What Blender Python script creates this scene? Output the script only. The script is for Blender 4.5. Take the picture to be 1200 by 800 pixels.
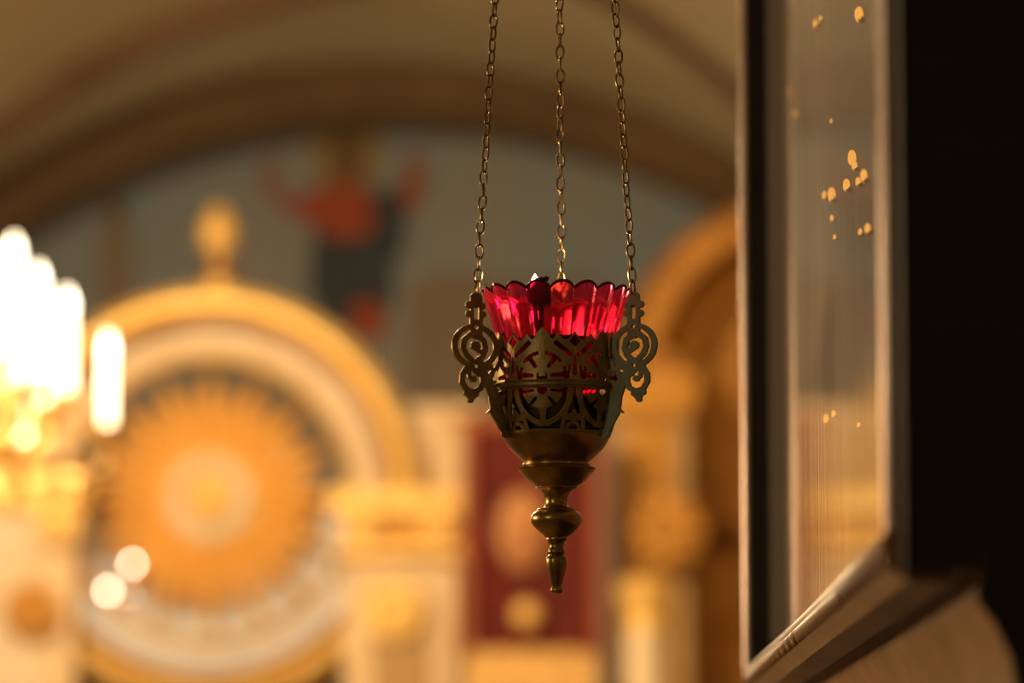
import bpy, bmesh, math, random
import numpy as np
from mathutils import Vector, Matrix
random.seed(7); np.random.seed(7)
PI = math.pi
for o in list(bpy.data.objects): bpy.data.objects.remove(o)
scene = bpy.context.scene
COL = scene.collection

# ------------------------------------------------------------------ camera
CAM = Vector((0, 0, 1.5)); PITCH = math.radians(6.5); FPX = 5000.0
LAMP_Y = 2.55
cd = bpy.data.cameras.new('camera'); cam = bpy.data.objects.new('camera', cd); COL.objects.link(cam)
cam.location = CAM; cam.rotation_euler = (PI / 2 + PITCH, 0, 0)
cd.sensor_width = 36.0; cd.lens = 150.0; cd.clip_start = 0.05; cd.clip_end = 200
cd.dof.use_dof = True; cd.dof.focus_distance = 2.57; cd.dof.aperture_fstop = 6.0; cd.dof.aperture_blades = 0
scene.camera = cam

def P(px, py, y):
    """the place in the church, at distance y down the nave, that is seen in direction (px, py)"""
    dx = (px - 600) / FPX; dz = (400 - py) / FPX
    d = Vector((dx, math.cos(PITCH) - dz * math.sin(PITCH), math.sin(PITCH) + dz * math.cos(PITCH)))
    return CAM + d * (y / d.y)

# ------------------------------------------------------------------ world, lights, exposure
w = bpy.data.worlds.new('world'); scene.world = w; w.use_nodes = True
w.node_tree.nodes['Background'].inputs[0].default_value = (0.95, 0.62, 0.30, 1)
w.node_tree.nodes['Background'].inputs[1].default_value = 0.09
scene.view_settings.view_transform = 'Standard'; scene.view_settings.look = 'None'
scene.view_settings.exposure = 0.0; scene.view_settings.gamma = 1.0
scene.view_settings.use_curve_mapping = False

def lamp(name, loc, power, color, radius):
    l = bpy.data.lights.new(name, 'POINT'); l.energy = power; l.color = color; l.shadow_soft_size = radius
    o = bpy.data.objects.new(name, l); COL.objects.link(o); o.location = loc; return o
WARM = (1.0, 0.74, 0.42)
# added point lights without fixtures, out of view, filling the nave and foreground
lamp('nave_fill_light', (-2.0, 13.0, 4.7), 770, WARM, 0.18)  # added to light screen and vault; no chandelier hangs here
lamp('right_fill_light', (2.9, 14.4, 4.4), 70, WARM, 0.18)  # added fill from the right, with no fixture of its own
lamp('end_wall_fill_light', (-0.7, 19.6, 2.1), 58, WARM, 0.30)  # added behind the screen to lift end wall and vault; no candles there
lamp('bead_fill_light', (-1.15, 3.05, 1.86), 25.0, (1.0, 0.68, 0.40), 0.10)  # added to brighten the gilt bead and lamp edges; no stand exists
lamp('front_fill_light', (-1.7, 0.5, 2.1), 14.0, (1.0, 0.82, 0.52), 0.15)  # added front-left fill on the vigil lamp, not from any candles

# ------------------------------------------------------------------ materials
MATS = {}
def mat(name, color, rough=0.5, metal=0.0, color2=None, nscale=8.0, bump=0.0, bscale=60.0, stretch=(1, 1, 1),
        emis=None, estr=0.0, spec=0.5, lo=0.35, hi=0.65):
    m = bpy.data.materials.new(name); m.use_nodes = True; nt = m.node_tree; N = nt.nodes; L = nt.links
    b = N['Principled BSDF']
    tc = N.new('ShaderNodeTexCoord'); mp = N.new('ShaderNodeMapping'); mp.inputs['Scale'].default_value = stretch
    L.new(tc.outputs['Object'], mp.inputs['Vector'])
    nz = N.new('ShaderNodeTexNoise'); nz.inputs['Scale'].default_value = nscale; nz.inputs['Detail'].default_value = 5
    L.new(mp.outputs[0], nz.inputs['Vector'])
    rp = N.new('ShaderNodeValToRGB'); c2 = color2 or tuple(c * 0.75 for c in color)
    rp.color_ramp.elements[0].position = lo; rp.color_ramp.elements[1].position = hi
    rp.color_ramp.elements[0].color = (*c2, 1); rp.color_ramp.elements[1].color = (*color, 1)
    L.new(nz.outputs['Fac'], rp.inputs[0]); L.new(rp.outputs[0], b.inputs['Base Color'])
    b.inputs['Roughness'].default_value = rough; b.inputs['Metallic'].default_value = metal
    b.inputs['Specular IOR Level'].default_value = spec
    if bump:
        n2 = N.new('ShaderNodeTexNoise'); n2.inputs['Scale'].default_value = bscale; n2.inputs['Detail'].default_value = 4
        L.new(mp.outputs[0], n2.inputs['Vector'])
        bp = N.new('ShaderNodeBump'); bp.inputs['Strength'].default_value = bump; bp.inputs['Distance'].default_value = 0.002
        L.new(n2.outputs['Fac'], bp.inputs['Height']); L.new(bp.outputs[0], b.inputs['Normal'])
    if emis:
        b.inputs['Emission Color'].default_value = (*emis, 1); b.inputs['Emission Strength'].default_value = estr
    MATS[name] = m; return m

mat('brass', (0.56, 0.36, 0.10), 0.30, 1.0, (0.30, 0.19, 0.06), 55, 0.06, 500)
mat('old_brass', (0.42, 0.285, 0.10), 0.42, 0.85, (0.25, 0.165, 0.06), 90, 0.12, 600)
mat('lit_brass', (0.27, 0.31, 0.20), 0.48, 0.35, (0.25, 0.23, 0.13), 60, 0.12, 600)  # same hanger brass, front-left light painted in as a lighter, greener tone
mat('chain_brass', (0.36, 0.24, 0.10), 0.34, 1.0, (0.20, 0.13, 0.06), 120)
mat('shade_metal', (0.10, 0.075, 0.04), 0.3, 0.7, (0.06, 0.045, 0.025), 60)
mat('wick_metal', (0.035, 0.022, 0.015), 0.6, 0.4)
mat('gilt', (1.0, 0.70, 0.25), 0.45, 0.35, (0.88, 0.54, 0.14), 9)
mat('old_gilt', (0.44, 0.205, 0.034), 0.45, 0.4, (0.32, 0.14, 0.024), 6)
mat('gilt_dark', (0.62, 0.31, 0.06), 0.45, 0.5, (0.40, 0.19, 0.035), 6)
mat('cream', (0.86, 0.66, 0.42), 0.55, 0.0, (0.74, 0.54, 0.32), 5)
mat('cream_pale', (0.84, 0.72, 0.54), 0.55, 0.0, (0.72, 0.58, 0.40), 5)
mat('curtain', (0.80, 0.86, 0.95), 0.8, 0.0, (0.70, 0.74, 0.82), 3, stretch=(6, 1, 1))
mat('teal_panel', (0.13, 0.16, 0.13), 0.6, 0.0, (0.09, 0.11, 0.09), 4)
mat('sky_fresco', (0.25, 0.31, 0.35), 0.9, 0.0, (0.33, 0.29, 0.25), 0.55, lo=0.38, hi=0.58)
mat('vault_plaster', (0.54, 0.48, 0.32), 0.9, 0.0, (0.49, 0.38, 0.225), 0.8)
mat('arch_band', (0.16, 0.09, 0.035), 0.8, 0.0, (0.12, 0.065, 0.025), 3)
mat('rib_paint', (0.20, 0.11, 0.06), 0.8, 0.0, (0.15, 0.08, 0.04), 2)
mat('wall_plaster', (0.42, 0.30, 0.17), 0.9, 0.0, (0.34, 0.23, 0.12), 1.2)
mat('stone_floor', (0.26, 0.18, 0.11), 0.35, 0.0, (0.18, 0.12, 0.07), 2)
mat('fresco_red', (0.42, 0.09, 0.04), 0.9, 0.0, (0.33, 0.07, 0.03), 6)
mat('fresco_blue', (0.055, 0.075, 0.085), 0.9, 0.0, (0.04, 0.05, 0.06), 6)
mat('fresco_halo', (0.34, 0.25, 0.12), 0.8, 0.0, (0.28, 0.20, 0.10), 6)
mat('fresco_skin', (0.20, 0.11, 0.04), 0.9, 0.0, (0.15, 0.08, 0.03), 6)
mat('fresco_hand', (0.36, 0.17, 0.09), 0.9)
mat('fresco_brown', (0.27, 0.22, 0.17), 0.9, 0.0, (0.25, 0.19, 0.14), 4)
mat('red_cloth', (0.13, 0.008, 0.004), 0.85, 0.0, (0.075, 0.0045, 0.003), 4, stretch=(5, 1, 1))
mat('red_border', (0.36, 0.09, 0.02), 0.6, 0.1, (0.28, 0.06, 0.015), 6)
mat('banner_icon', (0.50, 0.24, 0.09), 0.7, 0.0, (0.34, 0.13, 0.05), 8)
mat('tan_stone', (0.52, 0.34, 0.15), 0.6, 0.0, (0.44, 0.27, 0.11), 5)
mat('fringe', (0.80, 0.52, 0.18), 0.6, 0.1, (0.60, 0.34, 0.10), 12)
mat('black_wood', (0.020, 0.013, 0.009), 0.45, 0.0, (0.012, 0.008, 0.006), 5, stretch=(1, 1, 6), spec=0.3)
mat('grey_frame', (0.16, 0.145, 0.12), 0.42, 0.0, (0.11, 0.10, 0.085), 12, stretch=(1, 1, 5))
mat('bead_gilt', (0.92, 0.74, 0.60), 0.30, 0.85, (0.76, 0.56, 0.42), 30, stretch=(1, 1, 0.4))
mat('rail_wood', (0.33, 0.165, 0.06), 0.38, 0.1, (0.19, 0.085, 0.028), 22, 0.25, 70, (1, 0.5, 1))
mat('icon_dark', (0.10, 0.065, 0.035), 0.6, 0.0, (0.06, 0.04, 0.02), 5)
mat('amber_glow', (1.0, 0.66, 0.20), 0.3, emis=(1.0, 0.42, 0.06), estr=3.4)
mat('candle_glow', (0.95, 0.85, 0.7), 0.5, emis=(1.0, 0.80, 0.48), estr=6.0)
mat('bulb_glow', (1.0, 0.9, 0.8), 0.4, emis=(1.0, 0.84, 0.62), estr=10.0)
mat('small_bulb', (1.0, 0.9, 0.8), 0.4, emis=(1.0, 0.78, 0.56), estr=27.0)
mat('red_rim', (0.16, 0.004, 0.012), 0.12, 0.0, (0.10, 0.002, 0.008), 90)
mat('flame', (1.0, 0.8, 0.5), 0.5, emis=(1.0, 0.80, 0.50), estr=14.0)

def red_glass():
    """thin coloured glass: tinted see-through, soft forward scatter, glossy skin"""
    m = bpy.data.materials.new('red_glass'); m.use_nodes = True; nt = m.node_tree; N = nt.nodes; L = nt.links
    for n in list(N):
        if n.type == 'BSDF_PRINCIPLED': N.remove(n)
    out = N['Material Output']
    nz = N.new('ShaderNodeTexNoise'); nz.inputs['Scale'].default_value = 120
    tc = N.new('ShaderNodeTexCoord'); L.new(tc.outputs['Object'], nz.inputs['Vector'])
    rp = N.new('ShaderNodeValToRGB')
    rp.color_ramp.elements[0].color = (0.62, 0.004, 0.060, 1); rp.color_ramp.elements[1].color = (0.80, 0.014, 0.11, 1)
    L.new(nz.outputs['Fac'], rp.inputs[0])
    tp = N.new('ShaderNodeBsdfTransparent'); tp.inputs['Color'].default_value = (0.30, 0.001, 0.026, 1)
    rf = N.new('ShaderNodeBsdfRefraction'); rf.inputs['Roughness'].default_value = 0.22; rf.inputs['IOR'].default_value = 1.18
    rf.inputs['Color'].default_value = (1.0, 0.10, 0.20, 1)
    tl = N.new('ShaderNodeBsdfTranslucent'); L.new(rp.outputs[0], tl.inputs['Color'])
    gl = N.new('ShaderNodeBsdfGlossy'); gl.inputs['Roughness'].default_value = 0.10; gl.inputs['Color'].default_value = (1.0, 0.75, 0.7, 1)
    fr = N.new('ShaderNodeLayerWeight'); fr.inputs['Blend'].default_value = 0.25
    a = N.new('ShaderNodeMixShader'); a.inputs[0].default_value = 0.40; L.new(tp.outputs[0], a.inputs[1]); L.new(rf.outputs[0], a.inputs[2])
    b = N.new('ShaderNodeMixShader'); b.inputs[0].default_value = 0.05; L.new(a.outputs[0], b.inputs[1]); L.new(tl.outputs[0], b.inputs[2])
    mr = N.new('ShaderNodeMapRange'); mr.inputs['To Min'].default_value = 0.05; mr.inputs['To Max'].default_value = 0.5; L.new(fr.outputs['Facing'], mr.inputs['Value'])
    c = N.new('ShaderNodeMixShader'); L.new(mr.outputs[0], c.inputs[0]); L.new(b.outputs[0], c.inputs[1]); L.new(gl.outputs[0], c.inputs[2])
    L.new(c.outputs[0], out.inputs['Surface'])
    MATS['red_glass'] = m
red_glass()

def pane_glass():
    """old window glass: clear, reflecting by Fresnel, faint vertical drawing lines and a film of dust"""
    m = bpy.data.materials.new('pane_glass'); m.use_nodes = True; nt = m.node_tree; N = nt.nodes; L = nt.links
    for n in list(N):
        if n.type == 'BSDF_PRINCIPLED': N.remove(n)
    out = N['Material Output']
    tc = N.new('ShaderNodeTexCoord'); mp = N.new('ShaderNodeMapping'); mp.inputs['Scale'].default_value = (1, 34, 0.5)
    L.new(tc.outputs['Object'], mp.inputs['Vector'])
    nz = N.new('ShaderNodeTexNoise'); nz.inputs['Scale'].default_value = 2.2; nz.inputs['Detail'].default_value = 3
    L.new(mp.outputs[0], nz.inputs['Vector'])
    bp = N.new('ShaderNodeBump'); bp.inputs['Strength'].default_value = 0.2; bp.inputs['Distance'].default_value = 0.0004
    L.new(nz.outputs['Fac'], bp.inputs['Height'])
    gl = N.new('ShaderNodeBsdfGlossy'); gl.inputs['Roughness'].default_value = 0.02; gl.inputs['Color'].default_value = (1, 1, 1, 1)
    L.new(bp.outputs[0], gl.inputs['Normal'])
    tr = N.new('ShaderNodeBsdfTransparent'); fr = N.new('ShaderNodeFresnel'); fr.inputs['IOR'].default_value = 1.5
    ge = N.new('ShaderNodeNewGeometry'); ff = N.new('ShaderNodeMath'); ff.operation = 'SUBTRACT'; ff.inputs[0].default_value = 1.0; L.new(ge.outputs['Backfacing'], ff.inputs[1])
    k1 = N.new('ShaderNodeMath'); k1.operation = 'MULTIPLY'; L.new(fr.outputs[0], k1.inputs[0]); L.new(ff.outputs[0], k1.inputs[1])
    mx = N.new('ShaderNodeMixShader'); L.new(k1.outputs[0], mx.inputs[0]); L.new(tr.outputs[0], mx.inputs[1]); L.new(gl.outputs[0], mx.inputs[2])
    df = N.new('ShaderNodeBsdfDiffuse'); df.inputs['Color'].default_value = (0.55, 0.46, 0.36, 1)
    rp = N.new('ShaderNodeMapRange'); rp.inputs['To Min'].default_value = 0.10; rp.inputs['To Max'].default_value = 0.32
    L.new(nz.outputs['Fac'], rp.inputs['Value'])
    k2 = N.new('ShaderNodeMath'); k2.operation = 'MULTIPLY'; L.new(rp.outputs[0], k2.inputs[0]); L.new(ff.outputs[0], k2.inputs[1])
    m2 = N.new('ShaderNodeMixShader'); L.new(k2.outputs[0], m2.inputs[0]); L.new(mx.outputs[0], m2.inputs[1]); L.new(df.outputs[0], m2.inputs[2])
    L.new(m2.outputs[0], out.inputs['Surface'])
    MATS['pane_glass'] = m
pane_glass()

# ------------------------------------------------------------------ mesh helpers (each gives verts, faces)
class MB:
    def __init__(s): s.v = []; s.f = []
    def add(s, v, f):
        k = len(s.v); s.v += [tuple(p) for p in v]; s.f += [tuple(i + k for i in q) for q in f]; return s
    def box(s, c, d, rz=0.0):
        x, y, z = (d[0] / 2, d[1] / 2, d[2] / 2); R = Matrix.Rotation(rz, 3, 'Z')
        vs = [Vector(c) + R @ Vector((sx * x, sy * y, sz * z)) for sz in (-1, 1) for sy in (-1, 1) for sx in (-1, 1)]
        return s.add(vs, [(0, 2, 3, 1), (4, 5, 7, 6), (0, 1, 5, 4), (2, 6, 7, 3), (0, 4, 6, 2), (1, 3, 7, 5)])
    def lathe(s, prof, c=(0, 0, 0), n=32, axis='Z'):
        vs = []; fs = []; m = len(prof)
        for i in range(n):
            a = 2 * PI * i / n
            for r, z in prof:
                p = (r * math.cos(a), r * math.sin(a), z) if axis == 'Z' else (r * math.cos(a), -z, r * math.sin(a))
                vs.append((c[0] + p[0], c[1] + p[1], c[2] + p[2]))
        for i in range(n):
            j = (i + 1) % n
            for k in range(m - 1): fs.append((i * m + k, j * m + k, j * m + k + 1, i * m + k + 1))
        fs.append(tuple(i * m for i in range(n))[::-1]); fs.append(tuple(i * m + m - 1 for i in range(n)))
        return s.add(vs, fs)
    def tube(s, pts, r, n=8, closed=False):
        pts = [Vector(p) for p in pts]; m = len(pts); rr = r if isinstance(r, (list, tuple)) else [r] * m
        vs = []; fs = []; ref = None
        for i, p in enumerate(pts):
            a = pts[(i - 1) % m] if (closed or i > 0) else p
            b = pts[(i + 1) % m] if (closed or i < m - 1) else p
            t = (b - a).normalized()
            if ref is None:
                ref = t.orthogonal().normalized()
            ref = (ref - t * ref.dot(t)).normalized(); bi = t.cross(ref)
            for k in range(n):
                q = 2 * PI * k / n; vs.append(p + (ref * math.cos(q) + bi * math.sin(q)) * rr[i])
        for i in range(m if closed else m - 1):
            j = (i + 1) % m
            for k in range(n):
                l = (k + 1) % n; fs.append((i * n + k, i * n + l, j * n + l, j * n + k))
        if not closed:
            fs.append(tuple(range(n))[::-1]); fs.append(tuple((m - 1) * n + k for k in range(n)))
        return s.add(vs, fs)
    def prism_xz(s, poly, y0, y1):
        n = len(poly); vs = [(x, y0, z) for x, z in poly] + [(x, y1, z) for x, z in poly]
        fs = [tuple(range(n)), tuple(range(n, 2 * n))[::-1]]
        fs += [(i, n + i, n + (i + 1) % n, (i + 1) % n) for i in range(n)]
        return s.add(vs, fs)
    def arc(s, c, prof, a0, a1, n=64, closed=False):
        """sweep a (radius, y offset) closed profile round the y axis through c, in the xz plane"""
        vs = []; fs = []; m = len(prof); cnt = n if closed else n + 1
        for i in range(cnt):
            a = a0 + (a1 - a0) * i / n
            for r, dy in prof: vs.append((c[0] + r * math.cos(a), c[1] + dy, c[2] + r * math.sin(a)))
        for i in range(n):
            j = (i + 1) % cnt
            for k in range(m): fs.append((i * m + k, i * m + (k + 1) % m, j * m + (k + 1) % m, j * m + k))
        if not closed: fs.append(tuple(range(m))); fs.append(tuple((cnt - 1) * m + k for k in range(m))[::-1])
        return s.add(vs, fs)
    def prof_y(s, prof, y0, y1):
        return s.prism_xz(prof, y0, y1)
    def sphere(s, c, r, n=16, sc=(1, 1, 1)):
        pr = [(r * math.sin(PI * k / n) + 1e-5, -r * math.cos(PI * k / n)) for k in range(n + 1)]
        k = len(s.v); s.lathe(pr, (0, 0, 0), n * 2)
        s.v[k:] = [(c[0] + x * sc[0], c[1] + y * sc[1], c[2] + z * sc[2]) for x, y, z in s.v[k:]]
        return s
    def build(s, name, material, parent=None, smooth=False, origin=None, angle=40):
        me = bpy.data.meshes.new(name)
        off = Vector(origin) if origin is not None else (parent_origin(parent) if parent else Vector((0, 0, 0)))
        me.from_pydata([tuple(Vector(p) - off) for p in s.v], [], s.f)
        bm = bmesh.new(); bm.from_mesh(me); bmesh.ops.recalc_face_normals(bm, faces=bm.faces)
        if smooth:
            th = math.radians(angle)
            for e in bm.edges:
                e.smooth = len(e.link_faces) == 2 and e.calc_face_angle(0) < th
            for f in bm.faces: f.smooth = True
        bm.to_mesh(me); bm.free()
        me.materials.append(MATS[material])
        o = bpy.data.objects.new(name, me); COL.objects.link(o)
        if parent: o.parent = parent
        elif origin is not None: o.location = off
        return o
def parent_origin(p):
    return world_loc(p)
def world_loc(o):
    l = Vector(o.location)
    while o.parent: o = o.parent; l += Vector(o.location)
    return l
def tag(o, label=None, cat=None, group=None, kind=None):
    if label: o['label'] = label
    if cat: o['category'] = cat
    if group: o['group'] = group
    if kind: o['kind'] = kind
    return o
def thing(name, loc, label, cat, group=None):
    o = bpy.data.objects.new(name, None); o.empty_display_size = 0.05; COL.objects.link(o); o.location = loc
    return tag(o, label, cat, group)
def struct(o, label, cat=None): return tag(o, label, cat, None, 'structure')

# ------------------------------------------------------------------ the church: floor, walls, vault
YB = 22.75                                   # painted end wall
YA = 22.0                                    # arch in front of it
VC = P(450, 905, YA); VR = (905 - 98) / FPX * YA / 0.995   # vault axis and radius
struct(MB().box((0, 12, -0.05), (18, 32, 0.1)).build('floor', 'stone_floor'), 'dark stone church floor', 'floor')
struct(MB().box((VC.x, YB + 0.1, 3.6), (12, 0.2, 7.2)).build('wall_back', 'sky_fresco'), 'blue-grey painted end wall under the arch', 'wall')
struct(MB().box((-6.1, 12, 3.6), (0.2, 28.2, 7.2)).build('wall_left', 'wall_plaster'), 'ochre plaster side wall left of the nave', 'wall')
struct(MB().box((5.4, 12, 3.6), (0.2, 28.2, 7.2)).build('wall_right', 'wall_plaster'), 'ochre plaster side wall right of the nave', 'wall')
m = MB(); RO = VR + 0.35
n = 72; vs = []; fs = []                     # barrel vault, widened to the side walls below
for yy in (6.0, YB):
    for i in range(n + 1):
        a = PI * (0.02 + 0.96 * i / n); vs.append((VC.x + (VR + 0.10) * math.cos(a), yy, VC.z + (VR + 0.10) * math.sin(a)))
    for i in range(n + 1):
        a = PI * (0.02 + 0.96 * i / n); vs.append((VC.x + (VR + 0.30) * math.cos(a), yy, VC.z + (VR + 0.30) * math.sin(a)))
q = n + 1
for i in range(n):
    fs += [(i, i + 1, 2 * q + i + 1, 2 * q + i), (q + i, 3 * q + i, 3 * q + i + 1, q + i + 1),
           (i, q + i, q + i + 1, i + 1), (2 * q + i, 2 * q + i + 1, 3 * q + i + 1, 3 * q + i)]
struct(m.add(vs, fs).build('ceiling', 'vault_plaster', smooth=True), 'beige plaster barrel vault over the nave', 'ceiling')
bw = 42 / FPX * YA
prof = [(VR - bw, -0.12), (VR - bw + 0.03, -0.18), (VR + 0.12, -0.18), (VR + 0.12, 0.2), (VR - bw, 0.2)]
struct(MB().arc(VC + Vector((0, 0, 0)), prof, 0.01 * PI, 0.99 * PI, 96).build('trim_1', 'arch_band', smooth=True), 'dark brown arch band framing the painted end wall', 'arch')

def on_vault(px, py, r):
    d = (P(px, py, 1.0) - CAM)
    ox, oz = CAM.x - VC.x, CAM.z - VC.z
    A = d.x ** 2 + d.z ** 2; B = ox * d.x + oz * d.z; C = ox * ox + oz * oz - r * r
    t = (-B + math.sqrt(B * B - A * C)) / A
    return CAM + d * t
for k, pl in enumerate(([(-60, 178), (0, 142), (60, 108), (120, 72), (180, 38), (240, 6), (300, -24)],
                        [(900, 130), (860, 96), (820, 66), (780, 40), (740, 12), (700, -20)])):
    pts = [on_vault(x, y, VR + 0.09) for x, y in pl]
    th = [math.atan2(p.z - VC.z, p.x - VC.x) for p in pts]; cf = np.polyfit(th, [p.y for p in pts], 1)   # carry the rib on to crown and springing
    a0, a1 = (0.5 * PI, 0.94 * PI) if k == 0 else (0.06 * PI, 0.5 * PI)
    pts = []
    for i in range(41):
        t_ = a0 + (a1 - a0) * i / 40; y_ = float(np.polyval(cf, t_))
        if 6.0 < y_ < YB - 0.1: pts.append(Vector((VC.x + (VR + 0.09) * math.cos(t_), y_, VC.z + (VR + 0.09) * math.sin(t_))))
    o = MB().tube(pts, 0.13 if k == 0 else 0.07, 10).build('trim_%d' % (k + 2), 'rib_paint', smooth=True)
    struct(o, ('reddish brown rib crossing the vault at upper left', 'reddish brown rib crossing the vault at upper right')[k], 'rib')

# mural: robed figure with raised arms, flat paint on the end wall
YM = YB - 0.012
def flat(pts, name, material, parent, lift=0.0):
    poly = []
    for x, y in pts:
        p = P(x, y, YM - lift); poly.append((p.x, p.z))
    return MB().prism_xz(poly, YM - lift - 0.006, YB - 0.001).build(name, material, parent)
def oval(cx, cy, rx, ry, n=28): return [(cx + rx * math.cos(2 * PI * i / n), cy + ry * math.sin(2 * PI * i / n)) for i in range(n)]
mu = thing('mural_figure', P(415, 400, YM), 'painted figure in red and dark blue robes with raised arms and halo on end wall', 'mural')
flat(oval(406, 182, 46, 44), 'halo', 'fresco_halo', mu)
flat([(368, 250), (398, 225), (440, 225), (466, 232), (472, 270), (460, 300), (462, 345), (450, 384), (410, 384), (375, 372), (362, 340), (366, 290)], 'robe', 'fresco_blue', mu, 0.010)
flat([(322, 226), (345, 236), (372, 220), (400, 212), (432, 220), (440, 262), (424, 280), (384, 278), (360, 258), (330, 246)], 'tunic', 'fresco_red', mu, 0.020)
flat([(445, 222), (466, 222), (476, 246), (472, 300), (456, 310), (446, 270)], 'mantle', 'fresco_blue', mu, 0.026)
flat([(462, 230), (478, 206), (494, 196), (500, 214), (488, 240), (470, 262)], 'sleeve', 'fresco_red', mu, 0.016)
flat([(312, 232), (304, 208), (312, 190), (322, 192), (328, 214), (330, 232)], 'hand', 'fresco_hand', mu, 0.03)
flat([(478, 206), (474, 188), (482, 176), (494, 182), (498, 200)], 'hand', 'fresco_hand', mu, 0.03)
flat(oval(406, 188, 19, 27), 'head', 'fresco_skin', mu, 0.03)
flat([(408, 358), (440, 350), (454, 374), (446, 398), (414, 396)], 'hem', 'fresco_red', mu, 0.03)
mu2 = thing('mural_figure', P(140, 345, YM), 'small faint reddish brown painted figure left of the gilded finial on end wall', 'mural')
flat([(118, 262), (136, 250), (154, 262), (160, 330), (150, 380), (120, 380), (112, 320)], 'robe', 'fresco_brown', mu2)
flat(oval(137, 246, 11, 14), 'head', 'fresco_skin', mu2, 0.012)
mu3 = thing('mural_cloud', P(545, 400, YM), 'pale brown painted ground beside the robed figure on end wall', 'mural')
flat([(478, 330), (520, 318), (600, 330), (680, 322), (740, 350), (740, 470), (478, 470)], 'cloud_bank', 'fresco_brown', mu3)

# ------------------------------------------------------------------ icon screen
YS = 18.0; S = YS / FPX                       # metres per pixel at the screen
def PX(px): return P(px, 400, YS).x
def PZ(py): return P(600, py, YS).z
def slab(name, x0, y0, x1, y1, yf, d, material, parent=None, origin=None):
    a = P(x0, y0, yf); b = P(x1, y1, yf)
    return MB().box(((a.x + b.x) / 2, yf + d / 2, (a.z + b.z) / 2), (abs(b.x - a.x), d, abs(a.z - b.z))).build(name, material, parent, origin=origin)
RC = P(245, 583, YS)                          # centre of the round arch
# lower wall of the screen, from the floor to below the arch
zl = PZ(860)
o = MB().box(((PX(-260) + PX(1300)) / 2, YS + 0.30, zl / 2), (PX(1300) - PX(-260), 0.16, zl)).build('wall_screen', 'cream')
struct(o, 'cream lower wall of the icon screen', 'wall')
g = thing('round_portal_arch', (RC.x, YS, zl), 'large gilded round arch with cream inner band around the sunburst', 'arch')
def band(r0, r1, y0, y1, bev=0.015): return [(r0 * S, y0 + bev), (r0 * S + bev, y0), (r1 * S - bev, y0), (r1 * S, y0 + bev), (r1 * S, y1), (r0 * S, y1)]
MB().arc(RC, band(211, 247, -0.10, 0.12, 0.05), 0, 2 * PI, 96, True).build('outer_band', 'gilt', g, smooth=True)
MB().arc(RC, band(168, 210, -0.02, 0.10, 0.03), -0.02 * PI, 1.02 * PI, 64).build('inner_band', 'cream_pale', g, smooth=True)
MB().arc(RC, band(168, 210, 0.0, 0.10, 0.03), 1.02 * PI, 1.98 * PI, 64).build('lower_band', 'curtain', g, smooth=True)
MB().arc(RC, band(206, 214, -0.14, -0.02, 0.012), 0, 2 * PI, 96, True).build('bead_moulding', 'gilt_dark', g, smooth=True)
MB().arc(RC, band(164, 172, -0.06, 0.06, 0.012), 0, 2 * PI, 96, True).build('bead_moulding', 'gilt', g, smooth=True)
MB().box((RC.x, YS + 0.03, (zl + RC.z - 247 * S + 0.04) / 2), (0.5, 0.16, max(0.05, RC.z - 247 * S + 0.04 - zl))).build('foot_block', 'gilt', g)
# spandrels and doors below the arch
for sx, lab in ((-1, 'left'), (1, 'right')):
    d = thing('royal_door_leaf', (RC.x + sx * 0.34, YS, zl), 'dark teal and gilt door leaf below the round arch, %s of the centre post' % lab, 'door')
    poly = []
    for i in range(17):
        a = -PI / 2 + sx * (0.10 + 1.0 * i / 16); poly.append((RC.x + 244 * S * math.cos(a), RC.z + 244 * S * math.sin(a)))
    poly += [(RC.x + sx * 0.80, zl - 0.02), (RC.x + sx * 0.085, zl - 0.02)]
    MB().prism_xz(poly, YS + 0.13, YS + 0.20).build('panel', 'teal_panel', d)
    MB().box((RC.x + sx * 0.825, YS + 0.165, zl + 0.24), (0.05, 0.07, 0.52)).build('stile', 'gilt', d)
# white curtain hanging in the lower half of the opening
m = MB(); vs = []; fs = []; nx = 90
for row in range(2):
    for i in range(nx + 1):
        x = -168 * S + 336 * S * i / nx
        zz = -math.sqrt(max(0, (170 * S) ** 2 - x * x)) if row == 0 else -0.04
        vs.append((RC.x + x, YS + 0.16 + 0.022 * math.sin(i * 0.9), RC.z + min(zz, -0.041) if row == 0 else RC.z - 0.04))
for i in range(nx): fs.append((i, i + 1, nx + 2 + i, nx + 1 + i))
cu = m.add(vs, fs).build('curtain', 'curtain', None, smooth=True, origin=(RC.x, YS + 0.16, RC.z - 0.04), angle=80)
md = cu.modifiers.new('thick', 'SOLIDIFY'); md.thickness = 0.006
tag(cu, 'pale grey gathered curtain in lower half of the round arch', 'curtain')
rod = MB().tube([(RC.x - 172 * S, YS + 0.16, RC.z - 0.03), (RC.x + 172 * S, YS + 0.16, RC.z - 0.03)], 0.014, 10).build('curtain_rod', 'gilt_dark', None, True, origin=(RC.x, YS + 0.16, RC.z - 0.03))
tag(rod, 'gilt rod carrying the pale curtain behind the sunburst', 'rod')
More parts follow.
